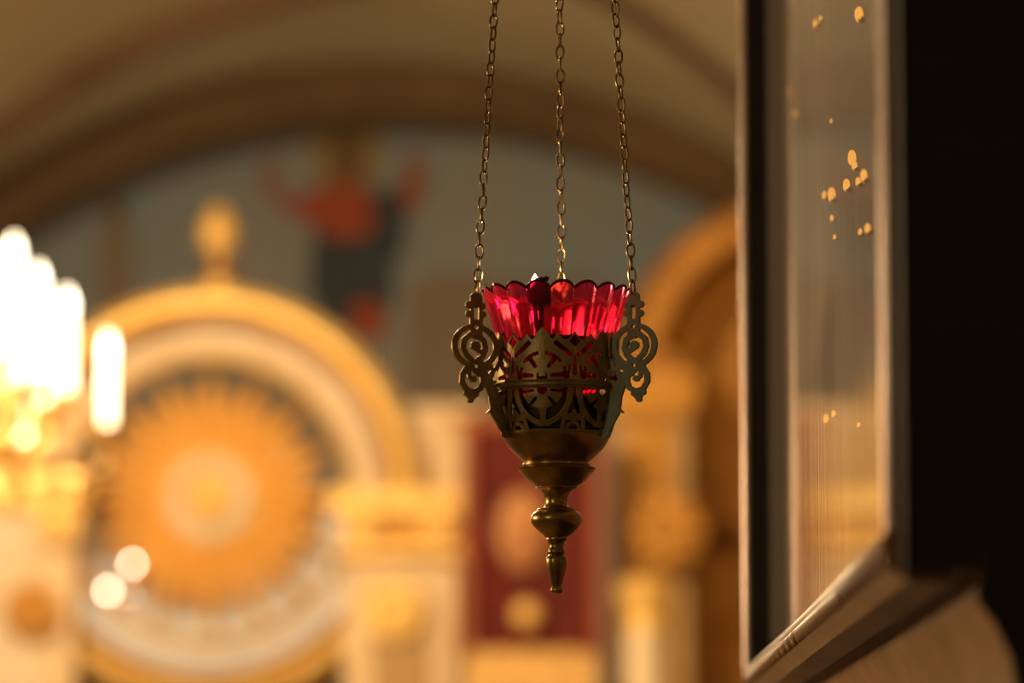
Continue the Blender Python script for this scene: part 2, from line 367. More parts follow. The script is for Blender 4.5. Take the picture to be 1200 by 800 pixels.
# sunburst
sb = thing('sunburst', (RC.x, YS + 0.05, RC.z), 'gilded sunburst with pale ring and gold boss in the round arch', 'ornament')
def ray(length, hw):
    m = MB(); L0 = 50 * S; w0 = hw * 0.62
    v = [(L0, 0, -w0), (L0, 0, w0), (length * 0.80, 0, hw), (length, 0, 0), (length * 0.80, 0, -hw), (L0, -0.02, 0), (length * 0.80, -0.065, 0)]
    v += [(x, 0.015, z) for x, y, z in v[:5]]
    f = [(0, 5, 1), (1, 5, 6, 2), (5, 0, 4, 6), (2, 6, 3), (6, 4, 3), (7, 8, 9, 10, 11), (0, 1, 8, 7), (1, 2, 9, 8), (2, 3, 10, 9), (3, 4, 11, 10), (4, 0, 7, 11)]
    return m.add(v, f)
NR = 32; r_long = None; r_short = None
for i in range(NR):
    if i == 0: r_long = ray(157 * S, 0.038).build('ray', 'gilt'); o = r_long
    elif i == 1: r_short = ray(143 * S, 0.029).build('ray', 'gilt'); o = r_short
    else:
        o = (r_long if i % 2 == 0 else r_short).copy(); COL.objects.link(o)
    o.parent = sb; o.location = (0, 0.0 if i % 2 == 0 else 0.012, 0); o.rotation_euler = (0, -2 * PI * i / NR, 0)
MB().arc(RC + Vector((0, 0.05, 0)), band(29, 53, -0.05, 0.02, 0.02), 0, 2 * PI, 64, True).build('pale_ring', 'cream_pale', sb, smooth=True)
MB().lathe([(0.001, 0.085), (13 * S, 0.08), (23 * S, 0.06), (29 * S, 0.035), (29 * S, -0.02), (0.001, -0.02)], RC + Vector((0, 0.05, 0)), 40, 'Y').build('boss', 'gilt', sb, smooth=True)
for i in range(16):
    a = 2 * PI * (i + .5) / 16
    MB().sphere(RC + Vector((41 * S * math.cos(a), 0.0, 41 * S * math.sin(a))), 0.016, 8).build('pearl', 'cream_pale', sb, smooth=True)
for a in (0.25 * PI, 0.75 * PI, 1.25 * PI, 1.75 * PI):
    MB().tube([RC + Vector((48 * S * math.cos(a), 0.075, 48 * S * math.sin(a))), RC + Vector((165 * S * math.cos(a), 0.075, 165 * S * math.sin(a)))], 0.012, 6).build('support_strut', 'gilt_dark', sb)
# finial on the arch
zt = RC.z + 246 * S
fi = thing('finial', (RC.x + 0.03, YS, zt), 'gilded ball and flame-shaped finial on top of the round arch', 'finial')
MB().lathe([(0.001, -0.02), (0.07, -0.02), (0.06, 0.03), (0.025, 0.05), (0.02, 0.06)], (RC.x + 0.03, YS, zt), 20).build('foot', 'gilt', fi, True)
MB().sphere((RC.x + 0.03, YS, zt + 0.075), 0.05, 14).build('ball', 'gilt_dark', fi, True)
MB().lathe([(0.001, 0.12), (0.022, 0.125), (0.02, 0.15), (0.03, 0.15), (0.08, 0.20), (0.074, 0.27), (0.04, 0.34), (0.001, 0.37)], (RC.x + 0.03, YS, zt), 20).build('flame_ornament', 'gilt', fi, True)

# pilasters of the screen
def pilaster(x0, x1, ytop, label, material, yf, panel_mat, medallions=(), capital=True):
    a = P(x0, ytop, yf); b = P(x1, ytop, yf); w_ = b.x - a.x; cx = (a.x + b.x) / 2
    t = thing('pilaster', (cx, yf, 0), label, 'pilaster', 'pilasters of the icon screen')
    MB().box((cx, yf + 0.10, a.z / 2), (w_, 0.20, a.z)).build('shaft', material, t)
    MB().box((cx, yf - 0.012, a.z / 2 + 0.3), (w_ * 0.52, 0.03, a.z - 0.9)).build('panel', panel_mat, t)
    MB().box((cx, yf + 0.08, 0.12), (w_ * 1.2, 0.30, 0.24)).build('plinth', 'gilt_dark', t)
    if capital:
        MB().prism_xz([(cx - w_ * .52, a.z - .13), (cx + w_ * .52, a.z - .13), (cx + w_ * .66, a.z), (cx + w_ * .66, a.z + .05), (cx - w_ * .66, a.z + .05), (cx - w_ * .66, a.z)], yf - 0.05, yf + 0.20).build('capital', 'gilt_dark' if yf < 17.5 else 'gilt', t)
    return t
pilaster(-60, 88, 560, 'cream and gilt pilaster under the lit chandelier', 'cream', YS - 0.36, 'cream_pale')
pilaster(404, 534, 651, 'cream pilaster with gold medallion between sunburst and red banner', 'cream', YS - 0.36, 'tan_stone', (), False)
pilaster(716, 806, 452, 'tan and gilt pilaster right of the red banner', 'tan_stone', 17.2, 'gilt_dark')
# gilded leaf ornaments on the left pilaster
def rosette(px, py, yf, rpx, label, name='rosette', material='gilt', petals=8, group=None):
    c = P(px, py, yf); r = rpx * yf / FPX
    t = thing(name, c, label, 'ornament', group)
    MB().lathe([(0.001, 0.05), (r * .3, 0.048), (r * .42, 0.03), (r * .42, 0.0), (0.001, 0.0)], c, 24, 'Y').build('boss', material, t, True)
    base = None
    for i in range(petals):
        a = 2 * PI * i / petals
        if base is None:
            base = MB().sphere((r * .66, 0, 0), r * .36, 8, (1, .35, .8)).build('petal', material, t, True, origin=(0, 0, 0)); o = base; o.parent = t
            me = base.data
        else:
            o = base.copy(); COL.objects.link(o); o.parent = t
        o.location = (0, -0.01, 0); o.rotation_euler = (0, -a, 0)
    if name in ('medallion', 'gold_boss'): MB().lathe([(0.0001, 0.014), (r * .92, 0.014), (r * .95, 0.0), (0.0001, 0.0)], c, 40, 'Y').build('plate', material, t, True)
    MB().arc(c, [(r * .90, -0.02), (r, -0.02), (r, 0.02), (r * .90, 0.02)], 0, 2 * PI, 40, True).build('rim', material, t, True)
    return t
rosette(38, 715, YS - 0.408, 34, 'dark gilt rosette on the pilaster under the chandelier', material='gilt_dark')
rosette(70, 610, YS - 0.408, 26, 'gilt rosette high on the pilaster under the chandelier')
rosette(462, 716, YS - 0.408, 34, 'large gold medallion on the cream pilaster beside the red banner', 'medallion')
# entablature right of the arch with gold bosses
en = thing('entablature', (PX(470), YS - 0.05, PZ(640)), 'gilded beam running from the round arch towards the red banner', 'beam')
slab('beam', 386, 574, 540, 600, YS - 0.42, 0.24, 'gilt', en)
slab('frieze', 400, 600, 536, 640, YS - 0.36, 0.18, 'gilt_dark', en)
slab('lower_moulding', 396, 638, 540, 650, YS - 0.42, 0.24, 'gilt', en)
rosette(424, 619, YS - 0.381, 18, 'gold boss on the gilded beam nearest the sunburst', 'gold_boss', group='gold bosses on the beam')
rosette(512, 619, YS - 0.381, 18, 'gold boss on the gilded beam nearest the red banner', 'gold_boss', group='gold bosses on the beam')
# pale upper panel with pink cornice
up = thing('attic_panel', (PX(510), YS + 0.13, PZ(860)), 'pale yellow upper panel between the round arch and the red banner', 'panel')
slab('panel', 484, 492, 540, 860, YS + 0.13, 0.08, 'cream', up)
slab('cornice', 480, 474, 560, 492, YS + 0.125, 0.09, 'cream', up)
# gilded side shrine on the right
yr = 17.6
def sh(px, py, y=yr): p = P(px, py, y); return p
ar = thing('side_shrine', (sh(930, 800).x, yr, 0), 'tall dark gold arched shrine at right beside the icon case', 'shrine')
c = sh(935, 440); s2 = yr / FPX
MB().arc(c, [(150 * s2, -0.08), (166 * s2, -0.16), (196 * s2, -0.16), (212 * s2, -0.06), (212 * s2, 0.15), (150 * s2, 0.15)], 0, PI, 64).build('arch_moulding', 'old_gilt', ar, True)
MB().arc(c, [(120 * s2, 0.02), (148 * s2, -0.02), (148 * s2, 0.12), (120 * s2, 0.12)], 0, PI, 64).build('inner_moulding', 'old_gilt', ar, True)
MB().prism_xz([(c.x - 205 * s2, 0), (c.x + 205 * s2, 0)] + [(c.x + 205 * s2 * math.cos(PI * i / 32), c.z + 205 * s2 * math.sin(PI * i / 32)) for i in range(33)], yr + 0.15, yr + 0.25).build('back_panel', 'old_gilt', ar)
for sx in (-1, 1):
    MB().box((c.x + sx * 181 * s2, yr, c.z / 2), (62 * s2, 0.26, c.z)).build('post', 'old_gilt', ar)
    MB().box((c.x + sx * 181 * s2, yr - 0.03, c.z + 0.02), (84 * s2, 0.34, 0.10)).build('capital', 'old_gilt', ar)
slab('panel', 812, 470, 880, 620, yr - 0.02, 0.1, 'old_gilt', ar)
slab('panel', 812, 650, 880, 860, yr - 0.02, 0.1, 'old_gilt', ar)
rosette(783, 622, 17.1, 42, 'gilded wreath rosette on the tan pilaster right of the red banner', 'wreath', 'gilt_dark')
# colonnette: white shaft with gilt capital
c = P(756, 690, 16.6)
co = thing('colonnette', (c.x, 16.6, 0), 'small white column with gilt capital below the gilded wreath', 'column')
MB().lathe([(0.001, 0), (0.13, 0), (0.13, 0.1), (0.10, 0.16), (0.085, 0.2), (0.078, c.z - 0.16), (0.001, c.z - 0.16)], (c.x, 16.6, 0), 24).build('shaft', 'cream_pale', co, True)
MB().lathe([(0.001, c.z - 0.16), (0.085, c.z - 0.16), (0.075, c.z - 0.11), (0.11, c.z - 0.02), (0.115, c.z + 0.02), (0.06, c.z + 0.045), (0.001, c.z + 0.05)], (c.x, 16.6, 0), 24).build('capital', 'gilt', co, True)

# red banner
yb = 16.9
bn = thing('church_banner', (P(622, 800, yb).x, yb, 0), 'dark red hanging banner with light icon patch and gold fringe', 'banner')
a = P(546, 496, yb); b = P(700, 764, yb)
m = MB(); nx = 48; vs = []; fs = []
for r_ in range(2):
    for i in range(nx + 1):
        x = a.x + (b.x - a.x) * i / nx; vs.append((x, yb + 0.012 * math.sin(i * 0.55), a.z if r_ == 0 else b.z))
for i in range(nx): fs.append((i, i + 1, nx + 2 + i, nx + 1 + i))
cl = m.add(vs, fs).build('cloth', 'red_cloth', bn, True, angle=80)
md = cl.modifiers.new('thick', 'SOLIDIFY'); md.thickness = 0.01
for x0, x1 in ((540, 552), (694, 706)):
    slab('border', x0, 492, x1, 766, yb - 0.03, 0.04, 'red_border', bn)
slab('border', 540, 488, 706, 500, yb - 0.03, 0.04, 'red_border', bn)
c = P(612, 622, yb - 0.03)
MB().lathe([(0.001, 0.02), (0.10, 0.018), (0.115, 0.0), (0.001, 0.0)], (0, 0, 0), 32, 'Y')
m = MB().lathe([(0.001, 0.012), (0.085, 0.012), (0.10, 0.0), (0.001, 0.0)], (0, 0, 0), 32, 'Y')
m.v = [(c.x + x, c.y + y, c.z + z * 1.6) for x, y, z in m.v]
m.build('icon_patch', 'banner_icon', bn, True)
c = P(617, 720, yb - 0.03)
MB().lathe([(0.001, 0.03), (0.035, 0.025), (0.052, 0.0), (0.001, 0.0)], c, 24, 'Y').build('gold_stud', 'gilt', bn, True)
m = MB(); n_f = 70
for i in range(n_f):
    x = a.x + (b.x - a.x) * (i + .5) / n_f
    m.tube([(x, yb, b.z + 0.01), (x + random.uniform(-.004, .004), yb - 0.01, b.z - 0.22 + random.uniform(-.01, .01))], 0.0058, 5)
tag(m.build('fringe', 'fringe', bn), kind='stuff')
MB().tube([(a.x - 0.06, yb + 0.02, a.z + 0.02), (b.x + 0.06, yb + 0.02, a.z + 0.02)], 0.018, 10).build('cross_bar', 'gilt_dark', bn, True)
MB().tube([((a.x + b.x) / 2, yb + 0.05, 0.0), ((a.x + b.x) / 2, yb + 0.05, a.z + 0.02)], 0.02, 10).build('pole', 'gilt_dark', bn, True)

# small hanging lamps in front of the curtain
for px, py, lab, st in ((155, 660, 'bright small hanging lamp before the pale curtain, upper of two', 0.011), (127, 692, 'bright small hanging lamp before the pale curtain, lower left of two', 0.012), (152, 697, 'faint small hanging lamp below the bright pair before the pale curtain', 0.005)):
    c = P(px, py, 17.88)
    t = thing('hanging_lamp', c, lab, 'lamp', 'small lamps before the curtain')
    MB().sphere(c, st, 8).build('bulb', 'small_bulb', t, True)
    MB().lathe([(0.001, -0.05), (0.012, -0.045), (0.022, -0.03), (0.012, -0.012), (0.001, -0.011)], c, 14).build('cup', 'gilt', t, True)
    hz = RC.z + math.sqrt((168 * S) ** 2 - (c.x - RC.x) ** 2); MB().tube([c + Vector((0, 0, st)), Vector((c.x, YS - 0.03, hz))], 0.001, 5).build('wire', 'gilt_dark', t)

# ------------------------------------------------------------------ lit chandelier at left
yc = 9.6; sc_ = yc / FPX
ctr = P(-118, 500, yc)
ch = thing('chandelier', ctr, 'gilded chandelier with glowing white candle lights at the left edge', 'chandelier')
def ring_tube(r, z, t, name, material):
    MB().tube([ctr + Vector((r * math.cos(2 * PI * i / 48), r * math.sin(2 * PI * i / 48), z)) for i in range(48)], t, 8, True).build(name, material, ch, True)
cand = None
def candle(r, ang, z, h, rad):
    p = ctr + Vector((r * math.cos(ang), r * math.sin(ang), z))
    c1 = MB().lathe([(0.001, 0), (rad, 0), (rad, h - 0.012), (rad * .75, h), (0.001, h)], p, 14).build('candle', 'candle_glow', ch, True)
    MB().lathe([(0.001, h), (rad * .5, h), (rad * 1.1, h + .014), (rad * .9, h + .03), (rad * .25, h + .055), (0.001, h + .058)], p, 12).build('bulb', 'bulb_glow', c1, True).location = (0, 0, 0)
    MB().lathe([(0.001, -.05), (0.01, -.045), (0.014, -.03), (0.036, -.004), (0.038, 0.004), (0.001, 0.002)], p, 16).build('drip_cup', 'gilt', ch, True)
    q0 = ctr + Vector((r * .35 * math.cos(ang), r * .35 * math.sin(ang), z - 0.10))
    q1 = ctr + Vector((r * .75 * math.cos(ang), r * .75 * math.sin(ang), z - 0.15))
    MB().tube([ctr + Vector((0.03 * math.cos(ang), 0.03 * math.sin(ang), z - 0.02)), q0, q1, p + Vector((0, 0, -0.09)), p + Vector((0, 0, -0.045))], 0.009, 7).build('arm', 'gilt', ch, True)
RA = (127 + 118) * sc_
for i in range(6): candle(RA, 2 * PI * i / 6, 0.0, 0.155, 0.012)
for i in range(10): candle(RA * .80, 2 * PI * i / 10, 0.075, 0.18, 0.013)
for i in range(8): candle(RA * .66, 2 * PI * i / 8, 0.11, 0.20, 0.013)
for i in range(8): candle(RA * .54, 2 * PI * (i + .03) / 8, 0.165, 0.21, 0.013)
ring_tube(RA * .93, -0.10, 0.012, 'hoop', 'gilt')
ring_tube(RA * .60, -0.06, 0.010, 'hoop', 'gilt')
MB().lathe([(0.001, -.28), (0.02, -.27), (0.05, -.22), (0.03, -.17), (0.08, -.10), (0.05, 0.0), (0.03, .12), (0.06, .2), (0.025, .3), (0.012, .4), (0.012, 1.55), (0.001, 1.55)], ctr, 20).build('stem', 'gilt', ch, True)
for i in range(24):
    a = 2 * PI * i / 24; p = ctr + Vector((RA * .93 * math.cos(a), RA * .93 * math.sin(a), -0.112))
    MB().lathe([(0.001, -.062), (0.008, -.05), (0.014, -.03), (0.007, -.008), (0.001, 0)], p, 10).build('pendant', 'gilt', ch, True)
lamp('chandelier_light', ctr + Vector((0, 0, 0.42)), 120, WARM, 0.2)

# ------------------------------------------------------------------ icon case at right (front faces left, across the nave)
YN, YF = 1.81, 3.46                           # near and far ends
def XN(px): return (px - 600) / FPX * YN / math.cos(PITCH) * math.cos(PITCH)
ic = thing('icon_case', (0.40, (YN + YF) / 2, 0), 'tall black wooden icon case with glass front and carved gilded rail', 'icon case')
XG = 0.1640                                   # front plane of the frame at the near end
TOPZ = 2.75; ZR = 1.626
# the front turns a little outwards towards the far end
dxf = 0.0285
def xat(y): return XG + dxf * (y - YN) / (YF - YN)
def sweep(prof, y0, y1, name, material, smooth=True, angle=40):
    """prof: (offset from the glass plane, z); swept along the front of the case"""
    m = MB(); n_ = len(prof); vs = [(xat(y0) + u, y0, z) for u, z in prof] + [(xat(y1) + u, y1, z) for u, z in prof]
    fs = [tuple(range(n_)), tuple(range(n_, 2 * n_))[::-1]] + [(i, n_ + i, n_ + (i + 1) % n_, (i + 1) % n_) for i in range(n_)]
    return m.add(vs, fs).build(name, material, ic, smooth, angle=angle)
# bottom rail: rounded front, flat underside
zb = ZR
rail = [(-0.003, zb + 0.001), (-0.0055, zb - 0.002), (-0.0055, zb - 0.005), (-0.003, zb - 0.0065), (-0.0045, zb - 0.009), (-0.0045, zb - 0.013), (-0.001, zb - 0.0165),
        (0.004, zb - 0.018), (0.006, zb - 0.0205), (0.025, zb - 0.0213), (0.025, zb - 0.008), (0.004, zb + 0.001)]
sweep(rail, YN + 0.0245, YF, 'bottom_rail', 'rail_wood')
low = [(0.0345, zb - 0.011), (0.035, zb - 0.012), (0.0345, zb - 0.0235), (0.033, zb - 0.0245), (0.0325, zb - 0.030), (0.040, zb - 0.040), (0.047, zb - 0.055), (0.050, zb - 0.075), (0.051, zb - 0.10), (0.09, zb - 0.10), (0.09, zb - 0.012)]
sweep(low, YN - 0.002, YF, 'lower_moulding', 'rail_wood')
sweep([(u + 0.0004, z) for u, z in low], YN - 0.006, YN - 0.002, 'end_plate', 'black_wood')
# carved beads and leaf tips along the rail
k = 0; yv = YN + 0.05; leaf = None
while yv < YF - 0.05:
    p = Vector((xat(yv) - 0.0047, yv, zb - 0.0105))
    if leaf is None:
        leaf = MB().sphere((0, 0, 0), 0.0042, 6, (0.6, 1.9, 1.0)).build('carved_leaf', 'rail_wood', ic, True, origin=(0, 0, 0)); o = leaf
    else:
        o = leaf.copy(); COL.objects.link(o)
    o.parent = ic; o.location = p - Vector(ic.location); o.rotation_euler = (0.5 if k % 2 else -0.5, 0, 0)
    yv += 0.0135 if 0.35 < (yv - YN) < 0.75 else 0.034; k += 1
# carcass
m = MB(); xb = 0.62
m.box(((0.215 + xb) / 2, (YN + YF) / 2, (zb - 0.10) / 2 + 0.0), (xb - 0.215, YF - YN, zb - 0.10)).build('base_cabinet', 'black_wood', ic)
MB().box(((XG + 0.003 + xb) / 2, YN + 0.012, (zb - 0.017 + TOPZ) / 2), (xb - XG - 0.003, 0.024, TOPZ - zb + 0.017)).build('side_panel', 'black_wood', ic)
MB().box(((xat(YF) + 0.008 + xb) / 2, YF - 0.012, (zb - 0.012 + TOPZ) / 2), (xb - xat(YF) - 0.008, 0.024, TOPZ - zb + 0.012)).build('side_panel', 'black_wood', ic)
MB().box((xb - 0.015, (YN + YF) / 2, (zb + TOPZ) / 2), (0.03, YF - YN - 0.05, TOPZ - zb)).build('back_panel', 'black_wood', ic)
MB().box(((XG + xb) / 2 + 0.01, (YN + YF) / 2, TOPZ + 0.03), (xb - XG + 0.06, YF - YN + 0.06, 0.06)).build('cornice', 'black_wood', ic)
MB().box((0.42, (YN + YF) / 2, zb - 0.03), (0.34, YF - YN - 0.06, 0.02)).build('shelf', 'black_wood', ic)
# far stile: gilt outer bead, black flat, grey bevel, gilt inner bead
yf_ = YF
def stile(y0, y1, u0, u1, name, material):
    m = MB(); v = []
    for z in (zb, TOPZ):
        v += [(xat(y0) + u0, y0, z), (xat(y1) + u0, y1, z), (xat(y1) + u1, y1, z), (xat(y0) + u1, y0, z)]
    return m.add(v, [(0, 1, 2, 3), (7, 6, 5, 4), (0, 4, 5, 1), (1, 5, 6, 2), (2, 6, 7, 3), (3, 7, 4, 0)]).build(name, material, ic)
def bead(y, u, r, name='gilt_bead'):
    MB().tube([(xat(y) + u, y, zb + 0.0), (xat(y) + u, y, TOPZ)], r, 16).build(name, 'bead_gilt', ic, True)
UG = 0.0125                                    # the glass sits this far behind the front of the frame
stile(YF - 0.05, YF, 0.000, 0.034, 'far_stile', 'black_wood')
bead(YF - 0.046, -0.0040, 0.0040)
stile(YN + 0.024, YN + 0.060, 0.002, 0.034, 'near_stile', 'grey_frame')
bead(YN + 0.030, -0.0010, 0.0034)
bead(YN + 0.062, 0.0010, 0.0030)
m = MB(); v = []                             # the pane sits a few millimetres deeper at its far end
for z in (zb, TOPZ):
    v += [(xat(YN + 0.06) + UG - 0.0055, YN + 0.06, z), (xat(YF - 0.05) + UG + 0.0015, YF - 0.05, z), (xat(YF - 0.05) + UG + 0.0045, YF - 0.05, z), (xat(YN + 0.06) + UG - 0.0025, YN + 0.06, z)]
m.add(v, [(0, 1, 2, 3), (7, 6, 5, 4), (0, 4, 5, 1), (1, 5, 6, 2), (2, 6, 7, 3), (3, 7, 4, 0)]).build('glass_pane', 'pane_glass', ic)
o = MB().box((xat(2.6) + UG + 0.022, (YN + YF) / 2, (zb + TOPZ) / 2), (0.012, YF - YN - 0.08, TOPZ - zb - 0.02), math.atan2(-dxf, YF - YN)).build('painted_icon', 'icon_dark', None, origin=(xat(2.6) + UG + 0.022, (YN + YF) / 2, zb))
tag(o, 'dark painted icon board standing behind the glass of the icon case', 'icon')
# tiny amber lights fixed to the icon board
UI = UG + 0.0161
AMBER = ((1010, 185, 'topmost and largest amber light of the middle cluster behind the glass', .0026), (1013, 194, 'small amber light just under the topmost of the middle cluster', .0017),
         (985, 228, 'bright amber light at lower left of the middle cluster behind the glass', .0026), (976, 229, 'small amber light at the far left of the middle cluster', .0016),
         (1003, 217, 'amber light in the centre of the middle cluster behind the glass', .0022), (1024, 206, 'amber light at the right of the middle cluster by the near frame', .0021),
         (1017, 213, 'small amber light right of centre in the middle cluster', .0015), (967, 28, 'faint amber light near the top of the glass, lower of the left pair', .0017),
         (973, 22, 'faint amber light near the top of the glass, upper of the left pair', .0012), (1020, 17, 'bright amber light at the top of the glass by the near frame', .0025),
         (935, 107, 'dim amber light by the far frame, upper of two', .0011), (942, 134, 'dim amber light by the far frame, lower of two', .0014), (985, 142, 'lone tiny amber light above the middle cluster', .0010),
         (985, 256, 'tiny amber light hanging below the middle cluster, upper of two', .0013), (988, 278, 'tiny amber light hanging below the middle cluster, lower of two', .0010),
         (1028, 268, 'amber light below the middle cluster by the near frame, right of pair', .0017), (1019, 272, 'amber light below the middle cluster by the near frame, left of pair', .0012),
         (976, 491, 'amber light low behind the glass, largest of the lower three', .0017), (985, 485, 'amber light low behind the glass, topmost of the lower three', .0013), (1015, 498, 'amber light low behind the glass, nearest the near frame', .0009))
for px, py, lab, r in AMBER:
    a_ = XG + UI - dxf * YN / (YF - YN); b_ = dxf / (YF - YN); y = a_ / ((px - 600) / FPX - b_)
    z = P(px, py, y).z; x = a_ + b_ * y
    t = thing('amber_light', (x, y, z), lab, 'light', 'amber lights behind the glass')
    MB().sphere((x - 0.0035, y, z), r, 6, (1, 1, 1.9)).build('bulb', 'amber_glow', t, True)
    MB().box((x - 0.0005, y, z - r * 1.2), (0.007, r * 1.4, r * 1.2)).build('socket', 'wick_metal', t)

# ------------------------------------------------------------------ the hanging vigil lamp
K = 2.565 / FPX                               # metres per photo pixel at the lamp
LC = P(652, 456, LAMP_Y)                      # centre of the lamp at its waist ring
def zz(py): return LC.z + (456 - py) * K / math.cos(PITCH) * 0.998
HZ = LC.z + 0.84                              # hook the three chains run up to
vl = thing('vigil_lamp', (LC.x, LC.y, zz(694)), 'brass pierced vigil lamp hanging on three chains before the icon case', 'lamp')
prof = [(62.5, 508), (62.8, 511), (61, 515), (58.5, 520), (55, 525), (49.5, 531), (44, 536), (39.5, 540), (38.2, 541.5), (39.5, 543), (39.8, 545), (38.4, 547), (37.5, 548.2),
        (39, 548.8), (44.2, 549.2), (45, 550.2), (43.5, 552), (40, 556), (35.5, 561), (30, 566), (25, 569), (24.2, 570.2), (24.5, 571.2), (23.4, 572.2), (20, 573), (17, 575.5), (14.6, 579),
        (13.2, 584), (13, 588), (13.6, 592), (15, 594), (21.5, 595), (22.8, 596.2), (22.5, 597.5), (26, 599.5), (29, 603), (30.2, 607), (29.6, 611), (27, 616), (22, 621), (17, 625), (13.2, 628), (12.6, 629.4),
        (12.8, 631), (11.5, 632), (9.4, 634), (8.2, 638), (8.4, 641), (9.4, 643), (10.4, 645.5), (9.6, 647.5), (8.6, 648.6), (10, 650), (12, 652), (12.7, 655), (12.3, 660), (11, 666), (9.2, 674), (7.2, 681),
        (5.8, 685), (5.6, 686.5), (7, 688), (7.4, 690), (6.8, 692.5), (4.5, 694), (0.05, 694.4)]
inner = [(0.05, 538), (30, 535), (46, 528), (57, 518), (61, 509)]
pp = [(r * K, zz(y) - LC.z) for r, y in inner + prof]
MB().lathe(pp, LC, 96).build('bowl', 'brass', vl, True, angle=50)
lin = [(0.05, 536), (30, 533), (46, 526), (54, 517), (58, 508), (62.5, 488), (64.5, 470), (63.2, 470), (61.0, 488), (56.5, 508), (52, 516), (45, 524.5), (30, 531.5), (0.05, 534)]
MB().lathe([(r * K, zz(y) - LC.z) for r, y in lin], LC, 64).build('shade_liner', 'shade_metal', vl, True)  # insert added to darken the basket interior behind the piercings
# milled bead row on the rim
m = MB(); nb = 90
for i in range(nb):
    a = 2 * PI * i / nb; m.sphere(LC + Vector((44.6 * K * math.cos(a), 44.6 * K * math.sin(a), zz(548.8) - LC.z)), 1.05 * K, 4)
m.build('milled_rim', 'brass', vl, True)

def seg_d(X, Y, a, b):
    ax, ay = a; bx, by = b; dx, dy = bx - ax, by - ay; L = dx * dx + dy * dy + 1e-9
    t = np.clip(((X - ax) * dx + (Y - ay) * dy) / L, 0, 1); return np.hypot(X - ax - t * dx, Y - ay - t * dy), t
class Field:
    def __init__(s, X, Y): s.X = X; s.Y = Y; s.F = np.full(X.shape, -1e3)
    def stroke(s, pts, w0, w1=None, sub=False):
        w1 = w0 if w1 is None else w1; n_ = len(pts) - 1; G = np.full(s.X.shape, -1e3)
        for i in range(n_):
            d, t = seg_d(s.X, s.Y, pts[i], pts[i + 1]); wd = w0 + (w1 - w0) * (i + t) / n_
            G = np.maximum(G, wd / 2 - d)
        s.F = np.minimum(s.F, -G) if sub else np.maximum(s.F, G)
    def disc(s, c, r, sub=False, sx=1.0, sy=1.0):
        G = r - np.hypot((s.X - c[0]) / sx, (s.Y - c[1]) / sy); s.F = np.minimum(s.F, -G) if sub else np.maximum(s.F, G)
    def circ(s, c, r, w, a0=0, a1=2 * PI, sx=1.0, sy=1.0, n=40):
        s.stroke([(c[0] + sx * r * math.cos(a0 + (a1 - a0) * i / n), c[1] + sy * r * math.sin(a0 + (a1 - a0) * i / n)) for i in range(n + 1)], w)
    def diamond(s, c, r, sub=False, sx=1.0):
        G = (r - np.abs(s.X - c[0]) / sx - np.abs(s.Y - c[1])) * 0.7; s.F = np.minimum(s.F, -G) if sub else np.maximum(s.F, G)
    def box(s, x0, y0, x1, y1, sub=False):
        G = np.minimum(np.minimum(s.X - x0, x1 - s.X), np.minimum(s.Y - y0, y1 - s.Y)); s.F = np.minimum(s.F, -G) if sub else np.maximum(s.F, G)
def contour(F, us, vs):
    """clip each grid cell by F>0: a smooth-edged flat sheet"""
    nu, nv = F.shape; V = []; idx = {}; faces = []
    def get(key, u, v):
        if key not in idx: idx[key] = len(V); V.append((u, v))
        return idx[key]
    for i in range(nu - 1):
        for j in range(nv - 1):
            f = (F[i, j], F[i + 1, j], F[i + 1, j + 1], F[i, j + 1])
            if max(f) <= 0: continue
            ij = ((i, j), (i + 1, j), (i + 1, j + 1), (i, j + 1)); poly = []
            for k_ in range(4):
                a, b = ij[k_], ij[(k_ + 1) % 4]; fa, fb = f[k_], f[(k_ + 1) % 4]
                if fa > 0: poly.append(get(a, us[a[0]], vs[a[1]]))
                if (fa > 0) != (fb > 0):
                    t = fa / (fa - fb); poly.append(get((min(a, b), max(a, b)), us[a[0]] + t * (us[b[0]] - us[a[0]]), vs[a[1]] + t * (vs[b[1]] - vs[a[1]])))
            if len(poly) >= 3: faces.append(tuple(poly))
    return V, faces
# pierced basket: one sixth of the pattern (s along the wall, v above the waist ring, photo pixels), repeated round the lamp
HS = PI / 6 * 73.0
us = np.linspace(-HS, HS, 105); vs_ = np.linspace(-60, 68, 170)
X, Y = np.meshgrid(us, vs_, indexing='ij'); fl = Field(X, Y)
# upper half flower under its round arch
R0 = np.hypot(X, Y - 8); TH = np.degrees(np.arctan2(Y - 8, X))
fl.F = np.where((Y > -1), np.minimum(25.2 - R0, R0 - 6.4), -1e3)
fl.F = np.maximum(fl.F, np.minimum(4.2 - np.abs(X), np.minimum(Y - 8, 42 - Y)))                # tall centre petal reaches the arch
for a in (55, 125):                                                                            # slits between petals
    fl.stroke([(14 * math.cos(math.radians(a)), 8 + 14 * math.sin(math.radians(a))), (34 * math.cos(math.radians(a)), 8 + 34 * math.sin(math.radians(a)))], 4.4, 7.0, True)
fl.stroke([(12, 9), (27, 10)], 4.2, 6.2, True); fl.stroke([(-12, 9), (-27, 10)], 4.2, 6.2, True)
